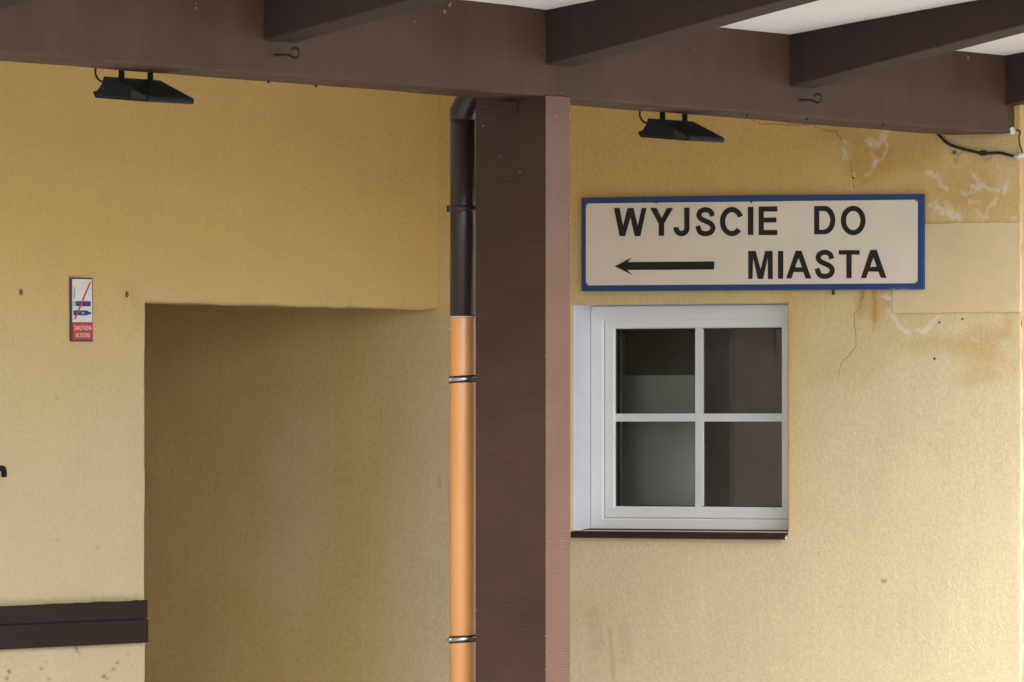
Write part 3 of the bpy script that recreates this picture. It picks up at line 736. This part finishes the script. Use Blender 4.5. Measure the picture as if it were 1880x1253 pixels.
# ================================================================== FLOODLIGHTS
def floodlight(px, py, label):
    """px, py = top of the left strap at the rear edge of the beam"""
    k_ = 0.79
    p = sidep(px, py, XBB - .012)
    t = empty('floodlight', (p.x, p.y, ZB), label, 'floodlight', 'floodlights under the canopy beam')
    xo, yo = p.x, p.y
    wy = .35 * k_; ya = yo - .095 * k_; zt = ZB - .022
    # cross-section (x, z): back box, flared wing towards the tracks, lens rim below
    prof = [(x * k_, z * k_) for x, z in [(-.030, 0), (.024, -.006), (.190, -.086), (.194, -.100), (.186, -.110), (-.070, -.088), (-.083, -.066), (-.082, -.060), (-.060, -.061), (-.054, -.048), (-.036, -.034)]]
    bm = bmesh.new(); n = len(prof)
    A_ = [bm.verts.new((xo + x, ya, zt + z)) for x, z in prof]; B_ = [bm.verts.new((xo + x, ya + wy, zt + z + .002)) for x, z in prof]
    for k in range(n): bm.faces.new((A_[k], A_[(k + 1) % n], B_[(k + 1) % n], B_[k]))
    bm.faces.new(A_); bm.faces.new(B_[::-1])
    bmesh.ops.bevel(bm, geom=list(bm.edges), offset=.002, segments=2, affect='EDGES')
    body = from_bm('housing', bm, 'flood', t)
    bm = bmesh.new()   # thin bead along the rim of the end cap
    tube(bm, [(xo - .064 * k_, ya - .0012, zt - .079 * k_), (xo + .178 * k_, ya - .0012, zt - .0995 * k_)], .0016, 6)
    from_bm('rim', bm, 'iron', body)
    bm = bmesh.new()
    bm.faces.new([bm.verts.new((xo + x * k_, ya - .0015, zt + z * k_)) for x, z in ((.108, -.062), (.130, -.062), (.176, -.0845), (.184, -.0935), (.180, -.1035), (.108, -.0975))])
    from_bm('side_window', bm, 'floodglass', body)
    bm = bmesh.new()   # lens
    quad(bm, *[(xo + x * k_, y, zt + z * k_ - .0015) for x, y, z in ((-.055, ya + .02, -.0893), (.17, ya + .02, -.1087), (.17, ya + wy - .02, -.1087), (-.055, ya + wy - .02, -.0893))])
    from_bm('lens', bm, 'floodglass', body)
    for k in (0, 1):
        y = yo + k * .172
        boxobj('strap', (xo - .012, xo + .009, y - .003, y + .003, zt - .012, ZB + .06), 'flood', t, .001)
    for dx in (-.02, .03):      # end-cap screws
        bm = bmesh.new(); tube(bm, [(xo + dx, ya - .004, zt - .05 * k_), (xo + dx, ya, zt - .05 * k_)], .004, 7); from_bm('screw', bm, 'iron', body)
    bm = bmesh.new()
    c0 = Vector((xo - .03, ya + .02, zt - .018))
    tube(bm, catmull([c0 + Vector(q) * k_ for q in ((.02, 0, -.001), (0, 0, 0), (-.028, 0, .008), (-.045, 0, .03), (-.047, 0, .055), (-.03, .01, .11), (.03, .01, .12))], 6), .0038, 8)
    from_bm('supply_cable', bm, 'cable', t, True)
    return t
floodlight(224, 134, 'black floodlight hung under the beam in front of the passage wall')
floodlight(1217, 207, 'black floodlight hung under the beam above the exit sign')

# ================================================================== EXIT SIGN
SY = -0.026
TL, TR, BRc, BL = (wallp(1067.5, 363.5, SY), wallp(1695, 356.5, SY), wallp(1694.5, 531.5, SY), wallp(1067, 535, SY))
SG = empty('exit_sign', (BL.x, SY, BL.z), 'white enamel sign with blue border and black arrow above the window', 'sign')
def signmap(y):
    def f(px, py):
        q = wallp(px, py, SY); return Vector((q.x, y, q.z))
    return f
bow = lambda t: 1.2 * math.sin(math.pi * t)
top = [(1067.5 + 627 * k / 20, 363.5 - 7 * k / 20 - bow(k / 20)) for k in range(21)]
bot = [(1694.5 - 627 * k / 20, 531.5 + 3.5 * k / 20) for k in range(21)]
bm = sheet([top + bot], signmap(SY), Vector((0, .018, 0))); from_bm('backing_plate', bm, 'sign_blue', SG)
def rrect(x0, y0, x1, y1, x2, y2, x3, y3, r):
    P = [(x0, y0), (x1, y1), (x2, y2), (x3, y3)]; out = []
    for i in range(4):
        a_, b_, c_ = P[i - 1], P[i], P[(i + 1) % 4]
        d1 = Vector((a_[0] - b_[0], a_[1] - b_[1])).normalized() * r; d2 = Vector((c_[0] - b_[0], c_[1] - b_[1])).normalized() * r
        p0 = Vector(b_) + d1; p1 = Vector(b_) + d2; out += [tuple(p0), tuple((p0 + p1) * .25 + Vector(b_) * .5), tuple(p1)]
    return out
bm = sheet([rrect(1076, 374, 1685.5, 367, 1685, 520.5, 1076, 524.5, 4)], signmap(SY - .0016), None); from_bm('face', bm, 'sign_white', SG)
s1 = lambda x, y: (1050 + x / 5.5294, 340 + y / 5.5294)
s2 = lambda x, y: (1370 + x / 5.5294, 340 + y / 5.5294)
def letter(loops, name='letter'):
    bm = sheet(loops, signmap(SY - .0032), None); from_bm(name, bm, 'sign_black', SG)
def poly(mapf, pts): return [mapf(*p) for p in pts]
def stroke(pts, w):
    """outline of a constant-width stroke with butt ends"""
    P = [Vector(p) for p in pts]; Lf = []; Rt = []
    for i, p in enumerate(P):
        t = (P[min(i + 1, len(P) - 1)] - P[max(i - 1, 0)]).normalized(); n = Vector((-t.y, t.x)) * w / 2
        Lf.append(tuple(p + n)); Rt.append(tuple(p - n))
    return Lf + Rt[::-1]
def arc(cx, cy, rx, ry, a0, a1, n=28): return [(cx + rx * math.cos(math.radians(a0 + (a1 - a0) * k / n)), cy + ry * math.sin(math.radians(a0 + (a1 - a0) * k / n))) for k in range(n + 1)]
def spl(pts, n=6): return [(p.x, p.y) for p in catmull([Vector((*p, 0)) for p in pts], n)]
letter([poly(s1, [(430, 234), (488, 234), (522, 415), (568, 234), (630, 234), (672, 415), (712, 234), (762, 234), (700, 520), (640, 520), (598, 330), (545, 520), (487, 520)])])   # W
letter([poly(s1, [(798, 234), (864, 234), (915, 335), (968, 234), (1030, 234), (940, 392), (940, 517), (884, 517), (884, 392)])])                                               # Y
letter([poly(s1, stroke([(1171, 230), (1171, 330), (1171, 430)] + arc(1116, 437, 55, 57, 5, 188, 20), 55))])                                                                     # J
S_ = [(1430, 318), (1412, 272), (1362, 251), (1311, 268), (1292, 306), (1312, 342), (1362, 368), (1413, 394), (1435, 434), (1415, 478), (1360, 496), (1305, 477), (1280, 416)]
letter([poly(s1, stroke(spl(S_), 52))])                                                                                                                                          # S
letter([poly(s1, stroke(arc(1628, 372, 95, 122, -24, -319, 40), 54))])                                                                                                           # C
letter([poly(s1, [(1790, 222), (1846, 222), (1846, 508), (1790, 508)])])                                                                                                         # I
letter([poly(s2, [(130, 220), (320, 218), (320, 270), (182, 270), (182, 332), (310, 331), (310, 381), (182, 382), (182, 458), (320, 457), (320, 508), (130, 509)])])             # E
letter([poly(s2, [(693, 215), (800, 213)] + arc(800, 357, 108, 144, -88, 88, 20) + [(800, 501), (693, 503)]), poly(s2, [(745, 265), (798, 263)] + arc(790, 358, 66, 94, -85, 85, 16) + [(790, 454), (745, 455)])])  # D
letter([poly(s2, arc(1090, 361, 126, 150, 0, 351, 39)), poly(s2, arc(1090, 361, 73, 97, 0, 351, 39))])                                                                           # O
letter([poly(s2, [(24, 670), (100, 670), (150, 858), (196, 670), (273, 670), (273, 954), (224, 954), (222, 738), (176, 954), (120, 954), (74, 738), (68, 954), (24, 954)])])     # M
letter([poly(s2, [(326, 670), (380, 670), (380, 952), (326, 952)])])                                                                                                             # I
A1 = [(505, 668), (565, 668), (665, 950), (607, 950), (583, 884), (485, 884), (464, 950), (408, 950)]
letter([poly(s2, A1), poly(s2, [(535, 740), (500, 836), (570, 836)])])                                                                                                           # A
letter([poly(s2, stroke([(x - 558, y + 432) for x, y in spl(S_)], 52))])                                                                                                         # S
letter([poly(s2, [(943, 662), (1155, 662), (1155, 707), (1075, 707), (1074, 947), (1020, 947), (1021, 707), (943, 707)])])                                                       # T
letter([poly(s2, [(1262, 660), (1328, 660), (1428, 943), (1370, 943), (1345, 880), (1245, 880), (1222, 945), (1168, 945)]), poly(s2, [(1295, 738), (1262, 832), (1328, 832)])])  # A
letter([poly(s1, [(437, 826), (612, 736), (572, 783), (1449, 776), (1449, 858), (562, 863), (624, 917)])], 'arrow')
for px, py in ((1078, 376), (1683, 369), (1683, 519), (1078, 522)):
    q = wallp(px, py, SY); bm = bmesh.new(); tube(bm, [(q.x, SY, q.z), (q.x, SY - .0045, q.z)], .004, 8); from_bm('screw', bm, 'plug', SG)
for px, py in ((1205, 372), (1380, 371)):
    q = wallp(px, py, SY); bm = bmesh.new(); tube(bm, [(q.x, SY, q.z), (q.x, SY - .004, q.z)], .0045, 7); from_bm('rivet', bm, 'iron', SG)
q = wallp(1530, 534, -.012); bm = bmesh.new(); tube(bm, [(q.x, -.012, q.z + .01), (q.x, -.014, q.z - .016)], .0055, 8); from_bm('bracket_stub', bm, 'iron', SG)
# scratched lower border
bm = bmesh.new()
for px, py in ((1637, 529.5), (1642, 530), (1648, 529), (1655, 530), (1660, 529.6), (1668, 529.5)):
    q = wallp(px, py, SY); vs = [bm.verts.new((q.x + dx * random.uniform(.6, 1.2), SY - .0012, q.z + dz)) for dx, dz in ((-.008, 0), (-.002, .002), (.008, .001), (.004, -.001))]; bm.faces.new(vs)
o = from_bm('scratches', bm, 'chip', SG); o['kind'] = 'stuff'

# ================================================================== NO SMOKING SIGN
NX = 0.0075
def nm(x):
    def f(px, py):
        q = sidep(px, py, NX); return Vector((x, q.y, q.z))
    return f
nz = lambda zx, zy: (100 + zx / 7.831, 490 + zy / 7.831)
q0 = sidep(130, 628, NX)
NS = empty('no_smoking_sign', (NX, q0.y, q0.z), 'narrow white and red no smoking plate on the yellow passage wall', 'sign')
def nsp(name, loops, x, mt, thick=None):
    bm = sheet([[nz(*p) for p in l] for l in loops], nm(x), thick); return from_bm(name, bm, mt, NS)
nsp('plate', [[(236, 152), (550, 163), (553, 1076), (238, 1074)]], NX, 'ns_edge', Vector((-.0045, 0, 0)))
nsp('white_field', [[(251, 178), (534, 182), (541, 798), (254, 798)]], NX + .0012, 'ns_white')
nsp('red_field', [[(256, 801), (545, 801), (547, 1052), (257, 1050)]], NX + .0012, 'ns_red')
nsp('smoke', [[(268, 290), (282, 290), (298, 370), (286, 465), (262, 465), (270, 380)]], NX + .0024, 'ns_grey')
nsp('cigarette', [[(298, 496), (514, 498), (514, 570), (300, 566)]], NX + .0024, 'ns_navy')
nsp('cigarette_tip', [[(264, 496), (278, 496), (280, 564), (266, 562)], ], NX + .0024, 'ns_grey')
nsp('cigarette_tip', [[(284, 496), (293, 496), (294, 565), (286, 564)], ], NX + .0024, 'ns_grey')
nsp('vaporiser', [[(266, 628), (466, 630), (488, 650), (520, 650), (518, 686), (488, 686), (468, 700), (268, 700)], [(390, 655), (390, 675), (420, 675), (420, 655)]], NX + .0024, 'ns_navy')
nsp('slash', [[(502, 215), (520, 215), (296, 758), (272, 760)]], NX + .0036, 'ns_slash')
def text_mesh(name, body, zx0, zx1, zy0, zy1):
    cu = bpy.data.curves.new(name, 'FONT'); cu.body = body; cu.offset = 0.012
    o = bpy.data.objects.new(name, cu); col.objects.link(o); bpy.context.view_layer.update()
    me = bpy.data.meshes.new_from_object(o.evaluated_get(bpy.context.evaluated_depsgraph_get()))
    bpy.data.objects.remove(o); co = np.array([v.co[:] for v in me.vertices]); lo, hi = co.min(0), co.max(0)
    f = nm(NX + .0024)
    for v in me.vertices:
        u = (v.co.x - lo[0]) / (hi[0] - lo[0]); w = (v.co.y - lo[1]) / (hi[1] - lo[1])
        v.co = f(*nz(zx0 + (zx1 - zx0) * u, zy1 + (zy0 - zy1) * w)) - NS.location
    me.materials.append(M['ns_white']); link(name, me, NS)
text_mesh('lettering', 'ZAKAZ PALENIA', 276, 528, 848, 912)
text_mesh('lettering', 'NO SMOKING', 297, 507, 953, 1018)

# ================================================================== CABLES AT THE CORNER
def wirepath(pts): return [wallp(px, py, y) for px, py, y in pts]
bm = bmesh.new()
tube(bm, catmull(wirepath([(1712, 225, -.05), (1718, 240, -.03), (1727, 252, -.014), (1742, 265, -.012), (1765, 273, -.012), (1790, 279, -.012), (1805, 282, -.012), (1835, 281, -.012), (1852, 285, -.013), (1868, 288, -.014)]), 8), .0062, 10)
CB = tag(from_bm('black_cable', bm, 'cable', None, True), 'sagging black cable clipped to the wall under the beam end', 'cable')
q = wallp(1805, 281, -.012); bm = bmesh.new(); box(bm, q.x - .011, q.x + .011, -.024, .002, q.z - .011, q.z + .010, bev=.003); from_bm('cable_clip', bm, 'cable', CB)
bm = bmesh.new(); tube(bm, wirepath([(1863, 288, -.016), (1872, 286.5, -.016), (1885, 283, -.016)]), .0098, 14)
tag(from_bm('white_conduit', bm, 'conduit', None, True), 'short white plastic conduit sleeve at the wall corner', 'conduit')
bm = bmesh.new(); tube(bm, catmull(wirepath([(1866, 238, -.02), (1873, 243, -.02), (1871, 252, -.02), (1872, 264, -.02), (1876, 278, -.02), (1880, 286, -.02)]), 6), .0033, 8)
tag(from_bm('thin_wire', bm, 'cable', None, True), 'thin dark wire hanging down the building corner to the white conduit', 'wire')
# black bracket at the left end of the passage wall
q = sidep(0, 868, .02); bm = bmesh.new()
tube(bm, catmull([(.0, q.y - .03, q.z + .012), (.03, q.y - .028, q.z + .014), (.035, q.y - .005, q.z + .016), (.03, q.y + .012, q.z + .004), (.028, q.y + .016, q.z - .016)], 6), .011, 10)
tag(from_bm('wall_hook', bm, 'flood', None, True), 'small black bent hook on the passage wall above the brown boards', 'hook')
